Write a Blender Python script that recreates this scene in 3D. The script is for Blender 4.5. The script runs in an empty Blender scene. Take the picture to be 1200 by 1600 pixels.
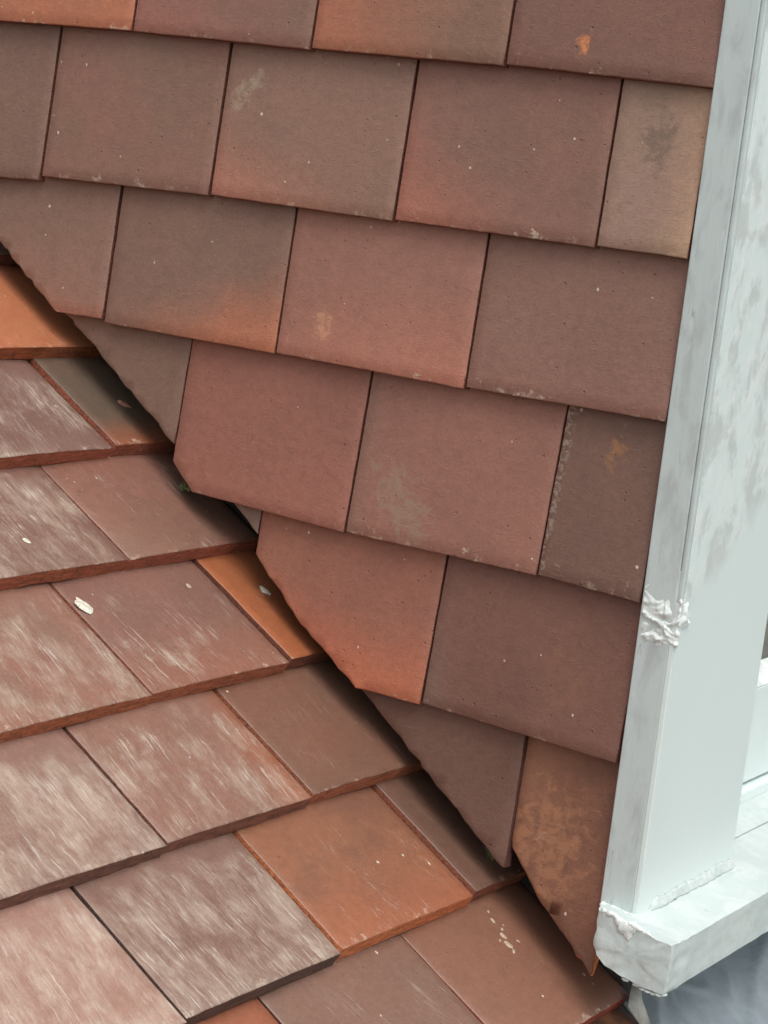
import bpy, bmesh, math, random
from mathutils import Vector, Matrix, noise

random.seed(7)
scene = bpy.context.scene
C = scene.collection
R = math.radians

# ------------------------------------------------------------------ camera
cam_d = bpy.data.cameras.new('camera')
cam = bpy.data.objects.new('camera', cam_d)
C.objects.link(cam)
yaw, pitch, roll = R(-31.3399), R(-9.1477), R(6.77)
fwd = Vector((math.sin(yaw) * math.cos(pitch), math.cos(yaw) * math.cos(pitch), math.sin(pitch)))
right = Vector((math.cos(yaw), -math.sin(yaw), 0))
up = right.cross(fwd)
rr = math.cos(roll) * right + math.sin(roll) * up
uu = -math.sin(roll) * right + math.cos(roll) * up
mw = Matrix((rr, uu, -fwd)).transposed().to_4x4()
mw.translation = Vector((0.8759, -1.3464, 0.2949))
cam.matrix_world = mw
cam_d.sensor_fit = 'VERTICAL'
cam_d.sensor_height = 24.0
cam_d.sensor_width = 18.0
cam_d.lens = 51.03
cam_d.clip_start = 0.05
cam_d.clip_end = 500
scene.camera = cam
scene.render.resolution_x, scene.render.resolution_y = 768, 1024

# ------------------------------------------------------------------ sky and sun (bright overcast day)
SUN_EL, SUN_AZ = R(62), R(128)      # azimuth measured clockwise from +y
world = bpy.data.worlds.new('World')
scene.world = world
world.use_nodes = True
wn, wl = world.node_tree.nodes, world.node_tree.links
bg = wn['Background']
sky = wn.new('ShaderNodeTexSky')
sky.sky_type = 'NISHITA'
sky.sun_disc = False
sky.sun_elevation = SUN_EL
sky.sun_rotation = SUN_AZ
sky.air_density = 1.0
sky.dust_density = 3.0
hsv = wn.new('ShaderNodeHueSaturation')       # cloud cover: the blue goes out of the sky
hsv.inputs['Saturation'].default_value = 0.16
wl.new(sky.outputs['Color'], hsv.inputs['Color'])
wl.new(hsv.outputs['Color'], bg.inputs['Color'])
bg.inputs['Strength'].default_value = 0.15

sun_d = bpy.data.lights.new('sun', 'SUN')
sun_d.energy = 0.95
sun_d.angle = R(36)
sun_d.color = (1.0, 0.98, 0.945)
sun = bpy.data.objects.new('sun', sun_d)
C.objects.link(sun)
sd = Vector((math.sin(SUN_AZ) * math.cos(SUN_EL), math.cos(SUN_AZ) * math.cos(SUN_EL), math.sin(SUN_EL)))
sun.rotation_euler = sd.to_track_quat('Z', 'Y').to_euler()
sun.location = sd * 5

scene.view_settings.view_transform = 'Standard'
scene.view_settings.look = 'None'
scene.view_settings.exposure = 0.36
scene.view_settings.gamma = 1.0
scene.view_settings.use_curve_mapping = False

# ------------------------------------------------------------------ helpers
def lin(c):
    c /= 255.0
    return c / 12.92 if c <= 0.04045 else ((c + 0.055) / 1.055) ** 2.4

def col(r, g, b, k=1.0, e=(1.0, 1.0, 1.0)):
    ks = k if isinstance(k, (tuple, list)) else (k, k, k)
    return [min(0.85, lin(v) ** p / q) for v, q, p in zip((r, g, b), ks, e)]

def empty(name, label, cat, loc=(0, 0, 0), group=None):
    o = bpy.data.objects.new(name, None)
    C.objects.link(o)
    o.empty_display_size = 0.05
    o.location = loc
    o['label'] = label
    o['category'] = cat
    if group:
        o['group'] = group
    return o

def tag(o, label, cat, group=None):
    o['label'] = label
    o['category'] = cat
    if group:
        o['group'] = group
    return o

def link_mesh(name, bm, mats, parent=None, smooth=None):
    me = bpy.data.meshes.new(name)
    bm.to_mesh(me)
    bm.free()
    for m in (mats if isinstance(mats, (list, tuple)) else [mats]):
        me.materials.append(m)
    if smooth is not None:
        for p in me.polygons:
            p.use_smooth = smooth
    o = bpy.data.objects.new(name, me)
    C.objects.link(o)
    if parent is not None:
        o.parent = parent
    return o

def box_bm(bm, x0, x1, y0, y1, z0, z1, bevel=0.0, seg=2):
    vs = [bm.verts.new((x, y, z)) for x in (x0, x1) for y in (y0, y1) for z in (z0, z1)]
    idx = [(0, 1, 3, 2), (4, 6, 7, 5), (0, 4, 5, 1), (2, 3, 7, 6), (0, 2, 6, 4), (1, 5, 7, 3)]
    fs = [bm.faces.new([vs[i] for i in f]) for f in idx]
    if bevel:
        es = list({e for f in fs for e in f.edges})
        bmesh.ops.bevel(bm, geom=es, offset=bevel, segments=seg, affect='EDGES', profile=0.5)
    return bm

# ---- node shorthand
class NT:
    def __init__(self, name):
        self.m = bpy.data.materials.new(name)
        self.m.use_nodes = True
        self.t = self.m.node_tree
        self.t.nodes.clear()
        self.out = self.t.nodes.new('ShaderNodeOutputMaterial')
        self.b = self.t.nodes.new('ShaderNodeBsdfPrincipled')
        self.t.links.new(self.b.outputs[0], self.out.inputs[0])
        self.tc = self.t.nodes.new('ShaderNodeTexCoord')
        self.obj = self.tc.outputs['Object']

    def put(self, sock, v):
        if hasattr(v, 'is_linked') or isinstance(v, bpy.types.NodeSocket):
            self.t.links.new(v, sock)
        else:
            if isinstance(v, (list, tuple)) and len(v) == 3 and sock.type == 'RGBA':
                v = (*v, 1.0)
            sock.default_value = v

    def math(self, op, a, b=0.0, c=0.0, clamp=False):
        n = self.t.nodes.new('ShaderNodeMath')
        n.operation = op
        n.use_clamp = clamp
        for i, v in enumerate((a, b, c)):
            self.put(n.inputs[i], v)
        return n.outputs[0]

    def vmath(self, op, a, b=(0, 0, 0)):
        n = self.t.nodes.new('ShaderNodeVectorMath')
        n.operation = op
        self.put(n.inputs[0], a)
        self.put(n.inputs[1], b)
        return n.outputs[0]

    def attr(self, name, out='Fac'):
        n = self.t.nodes.new('ShaderNodeAttribute')
        n.attribute_type = 'OBJECT'
        n.attribute_name = name
        return n.outputs[out]

    def xyz(self, v):
        n = self.t.nodes.new('ShaderNodeSeparateXYZ')
        self.put(n.inputs[0], v)
        return n.outputs

    def comb(self, x, y, z):
        n = self.t.nodes.new('ShaderNodeCombineXYZ')
        for i, v in enumerate((x, y, z)):
            self.put(n.inputs[i], v)
        return n.outputs[0]

    def noise(self, v, scale=1.0, detail=3.0, rough=0.55, dist=0.0):
        n = self.t.nodes.new('ShaderNodeTexNoise')
        self.put(n.inputs['Vector'], v)
        n.inputs['Scale'].default_value = scale
        n.inputs['Detail'].default_value = detail
        n.inputs['Roughness'].default_value = rough
        n.inputs['Distortion'].default_value = dist
        return n.outputs[0]

    def voro(self, v, scale):
        n = self.t.nodes.new('ShaderNodeTexVoronoi')
        self.put(n.inputs['Vector'], v)
        n.inputs['Scale'].default_value = scale
        return n.outputs['Distance'], n.outputs['Color']

    def step(self, v, lo, hi, a=0.0, b=1.0):
        n = self.t.nodes.new('ShaderNodeMapRange')
        n.interpolation_type = 'SMOOTHSTEP'
        self.put(n.inputs[0], v)
        for i, q in enumerate((lo, hi, a, b)):
            self.put(n.inputs[i + 1], q)
        return n.outputs[0]

    def mix(self, f, a, b, mode='MIX'):
        n = self.t.nodes.new('ShaderNodeMix')
        n.data_type = 'RGBA'
        n.blend_type = mode
        self.put(n.inputs[0], f)
        self.put(n.inputs[6], a)
        self.put(n.inputs[7], b)
        return n.outputs[2]

    def mul(self, a, b):
        return self.math('MULTIPLY', a, b)

    def add(self, a, b):
        return self.math('ADD', a, b)

    def bump(self, h, dist=0.001, strength=1.0, normal=None):
        n = self.t.nodes.new('ShaderNodeBump')
        n.inputs['Strength'].default_value = strength
        n.inputs['Distance'].default_value = dist
        self.put(n.inputs['Height'], h)
        if normal is not None:
            self.put(n.inputs['Normal'], normal)
        return n.outputs[0]

# ------------------------------------------------------------------ materials
def make_clay(name, wall):
    n = NT(name)
    P = n.obj
    seed = n.attr('seed')
    S = n.vmath('ADD', P, n.comb(seed, n.mul(seed, 1.37), n.mul(seed, 0.71)))
    u, v, w = n.xyz(P)
    un, vn = n.mul(u, 1 / 0.165), n.mul(v, 1 / 0.113)
    body, body2, flash = n.attr('body', 'Color'), n.attr('body2', 'Color'), n.attr('flash', 'Color')
    cloud = n.step(n.noise(S, 16, 3, 0.5), 0.38, 0.64)
    c = n.mix(cloud, body, body2)
    fl = n.xyz(n.attr('flash_at', 'Vector'))
    fv = n.add(n.add(n.mul(un, fl[0]), n.mul(vn, fl[1])), fl[2])
    fv = n.add(fv, n.mul(n.math('SUBTRACT', n.noise(S, 22, 4, 0.6), 0.5), 0.5))
    fm = n.step(fv, -0.15, 0.85)
    c = n.mix(n.mul(fm, n.attr('flash_on')), c, flash)
    # sanded grain, small mottling
    grain = n.noise(S, 620, 3, 0.7)
    mott = n.noise(S, 140, 4, 0.65)
    tone = n.add(n.step(grain, 0.3, 0.7, 0.90, 1.08), n.mul(n.math('SUBTRACT', mott, 0.5), 0.42))
    c = n.mix(1.0, c, n.comb(tone, tone, tone), 'MULTIPLY')
    pd, pk = n.voro(S, 210)
    pr, pg, _ = n.xyz(pk)
    pit = n.mul(n.step(pd, 0.05, n.add(0.12, n.mul(pg, 0.16)), 1.0, 0.0), n.math('GREATER_THAN', pr, 0.90))
    c = n.mix(n.mul(pit, 0.55), c, n.mix(1.0, c, (0.45, 0.42, 0.42), 'MULTIPLY'))
    # creases of the pressed clay, lying across the tile
    cr = n.noise(n.vmath('MULTIPLY', S, (150, 480, 1)), 1.0, 4, 0.7, 0.8)
    crm = n.step(cr, 0.52, 0.70)
    if wall:
        c = n.mix(n.mul(crm, 0.05), c, (0.50, 0.37, 0.30))
    # mineral residue: streaks down the slope, milky blots, thin bright scratches
    sa = n.attr('streak')
    su, sv = n.add(n.mul(u, 1.0), n.mul(v, 0.10)), n.add(v, n.mul(u, -0.08))
    sS = n.vmath('ADD', n.comb(su, sv, 0), n.comb(seed, n.mul(seed, 1.9), 0))
    patch = n.noise(S, 19, 3, 0.6, 0.5)
    fade = n.step(n.add(vn, n.mul(n.math('SUBTRACT', n.noise(S, 30, 3), 0.5), 0.9)), 0.62, 0.98, 1.0, 0.0)
    if wall:
        st = n.noise(n.vmath('MULTIPLY', sS, (80, 110, 1)), 1.0, 5, 0.7, 0.8)
        thr = n.math('SUBTRACT', 1.06, n.mul(sa, 0.42))
        sm = n.step(n.add(st, n.mul(n.math('SUBTRACT', patch, 0.5), 0.9)), thr, n.add(thr, 0.22))
        c = n.mix(n.mul(sm, 0.55), c, (0.50, 0.43, 0.36))
        rs = sm
    else:
        lean = n.mul(n.math('SUBTRACT', n.math('FRACT', n.mul(seed, 3.7)), 0.5), 0.30)
        wob = n.mul(n.math('SUBTRACT', n.noise(S, 30, 3, 0.6), 0.5), 0.007)
        wu = n.add(n.add(u, n.mul(v, lean)), n.add(wob, seed))
        wS = n.comb(wu, n.add(v, n.mul(seed, 1.9)), 0)
        milk = n.noise(n.vmath('MULTIPLY', wS, (64, 20, 1)), 1.0, 6, 0.66, 0.25)
        st = n.noise(n.vmath('MULTIPLY', wS, (240, 26, 1)), 1.0, 5, 0.70, 0.15)
        fine = n.noise(n.vmath('MULTIPLY', wS, (420, 120, 1)), 1.0, 4, 0.7, 0.3)
        pw = n.mul(n.math('SUBTRACT', patch, 0.5), 0.55)
        thr = n.math('SUBTRACT', 0.72, n.mul(sa, 0.22))
        base = n.add(n.add(n.mul(milk, 0.55), n.mul(st, 0.30)), n.add(n.mul(fine, 0.15), pw))
        m1 = n.mul(n.step(base, n.math('SUBTRACT', thr, 0.06), n.add(thr, 0.30)), fade)
        c = n.mix(n.mul(m1, 0.52), c, n.attr('residue', 'Color'))
        crisp = n.noise(n.vmath('MULTIPLY', wS, (470, 60, 1)), 1.0, 5, 0.75, 0.4)
        base2 = n.add(n.add(n.mul(crisp, 0.62), n.mul(fine, 0.38)), n.mul(pw, 0.6))
        m2 = n.mul(n.mul(n.step(base2, n.math('SUBTRACT', 0.625, n.mul(sa, 0.105)), n.math('SUBTRACT', 0.675, n.mul(sa, 0.105))), fade), n.step(milk, 0.36, 0.60, 0.25, 1.0))
        c = n.mix(n.mul(m2, 0.20), c, n.attr('residue', 'Color'))
        th = n.noise(n.vmath('MULTIPLY', wS, (560, 20, 1)), 1.0, 3, 0.55, 0.1)
        tm = n.mul(n.step(n.add(th, n.mul(pw, 0.7)), n.math('SUBTRACT', 0.675, n.mul(sa, 0.06)), n.math('SUBTRACT', 0.735, n.mul(sa, 0.06))), n.mul(fade, n.math('MINIMUM', n.mul(sa, 1.2), 0.9)))
        tm = n.mul(tm, n.step(fine, 0.38, 0.56, 0.3, 1.0))
        c = n.mix(n.mul(tm, 0.48), c, (0.70, 0.66, 0.58))
        sm = n.math('MAXIMUM', m1, m2)
        rs = n.math('MAXIMUM', sm, tm)
    # one bigger scuff with a shape of its own
    sc = n.xyz(n.attr('scuff', 'Vector'))
    du, dv = n.math('SUBTRACT', un, sc[0]), n.math('SUBTRACT', vn, sc[1])
    sk = n.attr('scuff_lean')
    du = n.add(du, n.mul(dv, sk))
    dd = n.math('SQRT', n.add(n.mul(du, du), n.mul(n.mul(dv, dv), 0.22)))
    dd = n.add(dd, n.mul(n.math('SUBTRACT', n.noise(S, 85, 5, 0.72, 0.6), 0.5), n.mul(sc[2], 4.2)))
    scm = n.mul(n.mul(n.step(dd, n.mul(sc[2], 0.35), n.mul(sc[2], 1.1), 1.0, 0.0), n.step(mott, 0.36, 0.56, 0.35, 1.0)), n.attr('scuff_on'))
    c = n.mix(scm, c, n.attr('scuff_colour', 'Color'))
    # pale flecks and lime at the lower edge
    d1, k1 = n.voro(S, 62)
    k1r, k1g, _ = n.xyz(k1)
    fk = n.attr('fleck')
    f1 = n.mul(n.step(d1, n.mul(k1g, 0.05), n.add(n.mul(k1g, 0.05), 0.06), 1.0, 0.0), n.math('GREATER_THAN', k1r, n.math('SUBTRACT', 1.0, n.mul(fk, 0.22))))
    d2, k2 = n.voro(n.vmath('MULTIPLY', S, (1.0, 0.7, 1.0)), 150)
    k2r, k2g, _ = n.xyz(k2)
    f2 = n.mul(n.step(d2, n.mul(k2g, 0.10), n.add(n.mul(k2g, 0.16), 0.06), 1.0, 0.0), n.math('GREATER_THAN', k2r, n.math('SUBTRACT', 1.0, n.mul(fk, 0.045))))
    ff = n.math('MAXIMUM', f1, f2)
    c = n.mix(n.mul(ff, 0.85), c, (0.72, 0.62, 0.50))
    en = n.noise(S, 95, 4, 0.7)
    ce = n.add(n.mul(v, -1 / 0.008), n.mul(n.math('SUBTRACT', en, 0.47), 7.0))
    cm = n.mul(n.mul(n.step(ce, 0.1, 0.75), n.attr('crust')), n.mul(n.step(mott, 0.35, 0.6), n.step(n.noise(S, 34, 3, 0.6), 0.44, 0.58)))
    c = n.mix(n.mul(cm, 0.85), c, (0.68, 0.55, 0.42))
    sh = n.mul(n.attr('side_lime'), n.mul(n.step(u, 0.001, 0.007, 1.0, 0.0), n.step(n.noise(S, 230, 3, 0.7), 0.46, 0.60)))
    c = n.mix(n.mul(sh, 0.85), c, (0.62, 0.57, 0.45))
    n.put(n.b.inputs['Base Color'], c)
    res = n.math('MAXIMUM', ff, n.math('MAXIMUM', n.mul(rs, 0.8), cm))
    rough = n.add(n.step(res, 0, 1, 0.52 if wall else 0.34, 0.80), n.mul(n.math('SUBTRACT', mott, 0.5), 0.25))
    n.put(n.b.inputs['Roughness'], rough)
    n.b.inputs['Specular IOR Level'].default_value = 0.45 if wall else 0.5
    h = n.add(n.add(n.mul(grain, 0.16), n.mul(pit, -0.8)), n.add(n.mul(mott, 0.62), n.add(n.mul(crm, 0.20 if wall else 0.10), n.mul(res, 0.5))))
    n.put(n.b.inputs['Normal'], n.bump(h, 0.0008, 0.8 if wall else 0.6))
    return n.m

def make_clay_edge():
    n = NT('clay_edge')
    seed = n.attr('seed')
    S = n.vmath('ADD', n.obj, n.comb(seed, seed, seed))
    c = n.attr('edge', 'Color')
    a = n.noise(n.vmath('MULTIPLY', S, (60, 400, 400)), 1.0, 4, 0.65)
    t = n.step(a, 0.25, 0.75, 0.62, 1.25)
    c = n.mix(1.0, c, n.comb(t, t, t), 'MULTIPLY')
    d = n.noise(S, 260, 3, 0.7)
    c = n.mix(n.step(d, 0.52, 0.68, 0, 0.6), c, (0.07, 0.045, 0.035))
    n.put(n.b.inputs['Base Color'], c)
    n.b.inputs['Roughness'].default_value = 0.85
    n.put(n.b.inputs['Normal'], n.bump(n.noise(S, 420, 4, 0.7), 0.0015, 0.8))
    return n.m

PAINT = (0.66, 0.725, 0.69)
def make_paint(name, kind):
    n = NT(name)
    P = n.obj
    x, y, z = n.xyz(P)
    c = n.mix(n.noise(P, 9, 3), (0.715, 0.81, 0.785), (0.77, 0.85, 0.83)) if kind in ('front', 'plain') else n.mix(n.noise(P, 9, 3), (0.525, 0.60, 0.582), (0.595, 0.665, 0.645))  # darker base for side and sill: the cheek's shade is in the paint
    h = n.mul(n.noise(n.vmath('MULTIPLY', P, (600, 600, 22)), 1.0, 3, 0.6), 0.35)
    rough = 0.42
    if kind == 'front':      # brushed filler over the upper part, smooth paint below
        bz = n.add(z, n.add(n.mul(y, -0.55), n.mul(n.math('SUBTRACT', n.noise(P, 28, 3), 0.5), 0.05)))
        up_ = n.step(bz, 0.000, 0.030)
        slant = n.comb(x, n.add(y, n.mul(z, -0.18)), n.add(z, n.mul(y, 0.18)))
        st = n.noise(n.vmath('MULTIPLY', slant, (40, 75, 42)), 1.0, 6, 0.68, 0.2)
        st2 = n.noise(n.vmath('MULTIPLY', slant, (40, 34, 24)), 1.0, 6, 0.66, 0.2)
        c = n.mix(n.mul(up_, n.step(st, 0.46, 0.58, 0.0, 0.7)), c, (0.83, 0.875, 0.85))
        c = n.mix(n.mul(up_, n.step(st2, 0.47, 0.60, 0.0, 0.6)), c, (0.52, 0.55, 0.53))
        c = n.mix(n.mul(up_, n.step(n.noise(slant, 24, 3), 0.60, 0.76, 0, 0.3)), c, (0.58, 0.53, 0.46))
        h = n.add(h, n.mul(up_, n.mul(st, 1.1)))
        c = n.mix(n.step(n.noise(n.vmath('MULTIPLY', P, (200, 200, 40)), 1.0, 4, 0.7), 0.66, 0.76, 0.0, 0.4), c, (0.45, 0.47, 0.45))
    elif kind == 'side':     # weathered, smudged cheek face, shade in its base colour; fine splits along the grain
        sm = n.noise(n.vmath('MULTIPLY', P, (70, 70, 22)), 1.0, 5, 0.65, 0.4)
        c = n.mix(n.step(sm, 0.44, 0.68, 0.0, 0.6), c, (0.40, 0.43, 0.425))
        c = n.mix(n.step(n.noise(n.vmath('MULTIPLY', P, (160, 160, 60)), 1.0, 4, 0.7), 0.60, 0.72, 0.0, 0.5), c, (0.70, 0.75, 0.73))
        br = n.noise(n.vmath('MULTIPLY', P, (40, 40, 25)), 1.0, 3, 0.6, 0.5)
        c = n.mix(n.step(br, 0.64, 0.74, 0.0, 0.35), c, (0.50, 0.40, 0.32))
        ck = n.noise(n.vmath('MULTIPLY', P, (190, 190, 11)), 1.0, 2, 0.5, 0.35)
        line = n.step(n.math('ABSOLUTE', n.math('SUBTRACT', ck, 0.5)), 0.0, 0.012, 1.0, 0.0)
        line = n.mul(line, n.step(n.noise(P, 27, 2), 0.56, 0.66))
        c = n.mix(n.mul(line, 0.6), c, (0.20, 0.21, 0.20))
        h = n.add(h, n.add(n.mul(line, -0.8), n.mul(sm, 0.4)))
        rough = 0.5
    elif kind == 'sill':
        sm = n.noise(P, 34, 5, 0.65, 0.5)
        c = n.mix(n.step(sm, 0.44, 0.64, 0.0, 0.55), c, (0.70, 0.75, 0.72))
        c = n.mix(n.step(n.noise(n.vmath('MULTIPLY', P, (80, 22, 80)), 1.0, 4, 0.6, 0.6), 0.55, 0.75, 0.0, 0.32), c, (0.45, 0.47, 0.44))
        c = n.mix(n.step(n.noise(P, 70, 4, 0.7), 0.64, 0.72, 0, 0.45), c, (0.45, 0.41, 0.35))
        h = n.add(h, n.mul(n.noise(P, 120, 4, 0.6), 1.1))
        rough = 0.5
    elif kind == 'filler':
        c = n.mix(n.step(n.noise(P, 90, 4, 0.6), 0.35, 0.6), (0.64, 0.69, 0.665), (0.80, 0.855, 0.825))
        c = n.mix(n.step(n.noise(P, 150, 3, 0.6), 0.63, 0.70, 0, 0.6), c, (0.40, 0.34, 0.22))
        h = n.add(h, n.mul(n.noise(P, 330, 4, 0.7), 1.0))
        rough = 0.65
    n.put(n.b.inputs['Base Color'], c)
    n.b.inputs['Roughness'].default_value = rough
    n.b.inputs['Specular IOR Level'].default_value = 0.4
    n.put(n.b.inputs['Normal'], n.bump(h, 0.0008, 0.6))
    return n.m

def make_plain(name, a, b, scale=60, rough=0.7, metal=0.0, bump=0.0006, stretch=(1, 1, 1), lo=0.35, hi=0.65):
    n = NT(name)
    v = n.vmath('MULTIPLY', n.obj, stretch)
    f = n.noise(v, scale, 5, 0.62, 0.3)
    n.put(n.b.inputs['Base Color'], n.mix(n.step(f, lo, hi), a, b))
    n.b.inputs['Roughness'].default_value = rough
    n.b.inputs['Metallic'].default_value = metal
    n.put(n.b.inputs['Normal'], n.bump(n.add(f, n.mul(n.noise(v, scale * 6, 3, 0.7), 0.4)), bump, 0.8))
    return n.m

M_WALL = make_clay('wall_clay', True)
M_ROOF = make_clay('roof_clay', False)
M_EDGE = make_clay_edge()
M_SIDE, M_FRONT = make_paint('post_side_shaded_paint', 'side'), make_paint('post_front_paint', 'front')
M_SILL, M_FILL = make_paint('sill_paint', 'sill'), make_paint('white_filler', 'filler')
M_PAINT = make_paint('plain_paint', 'plain')
M_BOARD = make_plain('dark_felt', (0.02, 0.018, 0.016), (0.04, 0.035, 0.03))
M_LEAD = make_plain('lead_sheet', (0.27, 0.315, 0.34), (0.32, 0.37, 0.395), 45, 0.45, 0.35, 0.0010)
M_SCRAP = make_plain('pale_scrap', (0.42, 0.43, 0.40), (0.60, 0.60, 0.55), 90, 0.6)
M_CHIP = make_plain('lime_chip', (0.58, 0.54, 0.42), (0.80, 0.78, 0.68), 260, 0.9)
M_CRUMB = make_plain('mortar_crumb', (0.44, 0.32, 0.22), (0.58, 0.45, 0.33), 260, 0.9)
M_SHARD = make_plain('clay_shard', (0.42, 0.20, 0.13), (0.55, 0.29, 0.20), 200, 0.85)
M_MOSS = make_plain('moss_green', (0.035, 0.05, 0.02), (0.20, 0.21, 0.07), 500, 0.95)
M_GROUND = make_plain('ground_mix', (0.10, 0.11, 0.07), (0.16, 0.15, 0.12), 0.3, 0.95, 0.0, 0.02)
M_INTERIOR = make_plain('brown_interior', (0.30, 0.24, 0.17), (0.36, 0.31, 0.24), 20, 0.9)
def make_glass():
    n = NT('window_glass')
    n.b.inputs['Base Color'].default_value = (0.9, 0.95, 0.93, 1)
    n.b.inputs['Roughness'].default_value = 0.02
    n.b.inputs['Transmission Weight'].default_value = 0.9
    n.b.inputs['IOR'].default_value = 1.45
    return n.m
M_GLASS = make_glass()

# ------------------------------------------------------------------ ground far below
bm = bmesh.new()
bmesh.ops.create_grid(bm, x_segments=2, y_segments=2, size=150)
g = link_mesh('ground', bm, M_GROUND)
g.location = (0, 0, -6.5)
g['kind'] = 'structure'

# ------------------------------------------------------------------ tile builder
TH, RC = R(36.2697), -0.0763          # roof pitch; height of the roof's tile-edge plane at x = 0
DOWN = Vector((math.cos(TH), 0, -math.sin(TH)))
ROOF_N = Vector((math.sin(TH), 0, math.cos(TH)))
def roof_pt(s, y, off=0.0):
    return DOWN * s + Vector((0, y, RC)) + ROOF_N * off

TILT_W, TILT_R = math.asin(0.0095 / 0.115), math.asin(0.0120 / 0.110)
LEN = 0.262

def tile_mesh(W, thick, cuts, rng, roof, shear=0.0, flare=0.0):
    """A clay plain tile: x across, y up from its lower edge, z out of its face."""
    bm = bmesh.new()
    nu, nv = max(5, int(W / 0.009)), 24
    grid = [[bm.verts.new((W * i / nu + shear * LEN * j / nv, LEN * j / nv, 0)) for i in range(nu + 1)] for j in range(nv + 1)]
    for j in range(nv):
        for i in range(nu):
            bm.faces.new((grid[j][i], grid[j][i + 1], grid[j + 1][i + 1], grid[j + 1][i]))
    for (a, b, c) in cuts:
        nn = Vector((a, b, 0))
        bmesh.ops.bisect_plane(bm, geom=bm.verts[:] + bm.edges[:] + bm.faces[:], dist=1e-6,
                               plane_co=-nn * c, plane_no=nn, clear_inner=True)
    bmesh.ops.remove_doubles(bm, verts=bm.verts[:], dist=0.0006)
    # ragged arrises: more on a cut than on a moulded edge
    off = Vector((rng.random() * 50, rng.random() * 50, 3))
    for v in bm.verts:
        if not v.is_boundary:
            continue
        x, y = v.co.x, v.co.y
        oncut = any(abs(a * x + b * y + c) < 0.0008 for (a, b, c) in cuts)
        k = 0.0017 if oncut else 0.0005
        f = 170 if oncut else 110
        d = Vector((noise.noise(v.co * f + off), noise.noise(v.co * f * 1.1 + off * 2), 0)) * k
        if oncut:
            d += Vector((noise.noise(v.co * 480 + off), noise.noise(v.co * 520 - off), 0)) * 0.0010
        v.co += d
    bmesh.ops.inset_region(bm, faces=bm.faces[:], thickness=0.0009, use_even_offset=True, use_boundary=True)
    top = bm.faces[:]
    wx, wy, wp = rng.uniform(-1, 1), rng.uniform(-1, 1), rng.random() * 9
    for v in bm.verts:
        x, y = v.co.x / 0.165 - 0.5, v.co.y / 0.262
        z = -0.0014 * (4 * x * x) * (1.0 if roof else 0.45) if W > 0.12 else 0.0
        z += 0.00045 * noise.noise(Vector((v.co.x * 14 + wp, v.co.y * 14, wp * 3))) + 0.00016 * noise.noise(Vector((v.co.x * 60 + wp, v.co.y * 60, wp)))
        z += (wx * x + wy * (y - 0.2)) * 0.0004
        v.co.z = z - (0.0006 if v.is_boundary else 0.0)
    be = [e for e in bm.edges if e.is_boundary]
    r = bmesh.ops.extrude_edge_only(bm, edges=be)
    nvx = [x for x in r['geom'] if isinstance(x, bmesh.types.BMVert)]
    sides = [x for x in r['geom'] if isinstance(x, bmesh.types.BMFace)]
    for v in nvx:
        if flare and cuts:                # a broken, sloping cut edge
            a, c_, d_ = cuts[-1]
            if abs(a * v.co.x + c_ * v.co.y + d_) < 0.0022:
                k = flare * (1 + 0.5 * noise.noise(v.co * 160 + off))
                v.co.x -= a * k
                v.co.y -= c_ * k
        v.co.z -= thick
        if roof and v.co.y < 0.002:      # crumbly lower arris
            q = noise.noise(Vector((v.co.x * 150, 5, 0)) + off) + 0.6 * noise.noise(Vector((v.co.x * 420, 9, 0)) + off)
            v.co.z += 0.0018 * q
            v.co.y -= 0.0009 * max(0.0, q)
    bot = bmesh.ops.contextual_create(bm, geom=[e for e in bm.edges if e.is_boundary])['faces']
    bmesh.ops.recalc_face_normals(bm, faces=bm.faces[:])
    for f in bm.faces:
        f.material_index = 0
        f.smooth = True
    for f in list(sides) + list(bot):
        f.material_index = 1
        f.smooth = False
    return bm

BASE = dict(pull=0.30, body=(150, 118, 106), body2=(138, 112, 102), flash=(190, 125, 95), flash_at=(0, -1, 0), flash_on=0.0,
            streak=0.2, fleck=0.5, crust=0.5, side_lime=0.0, residue=(226, 212, 195), edge=(104, 66, 50),
            scuff=(0.5, 0.5, 0.1), scuff_on=0.0, scuff_lean=0.0, scuff_colour=(187, 184, 163), label=None)
KW, KR = (0.84, 0.785, 0.765), (1.50, 1.42, 1.38)
DEPTH = (1.45, 1.47, 1.43)             # how deep the fired clay colour is
SEED = [0]

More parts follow.
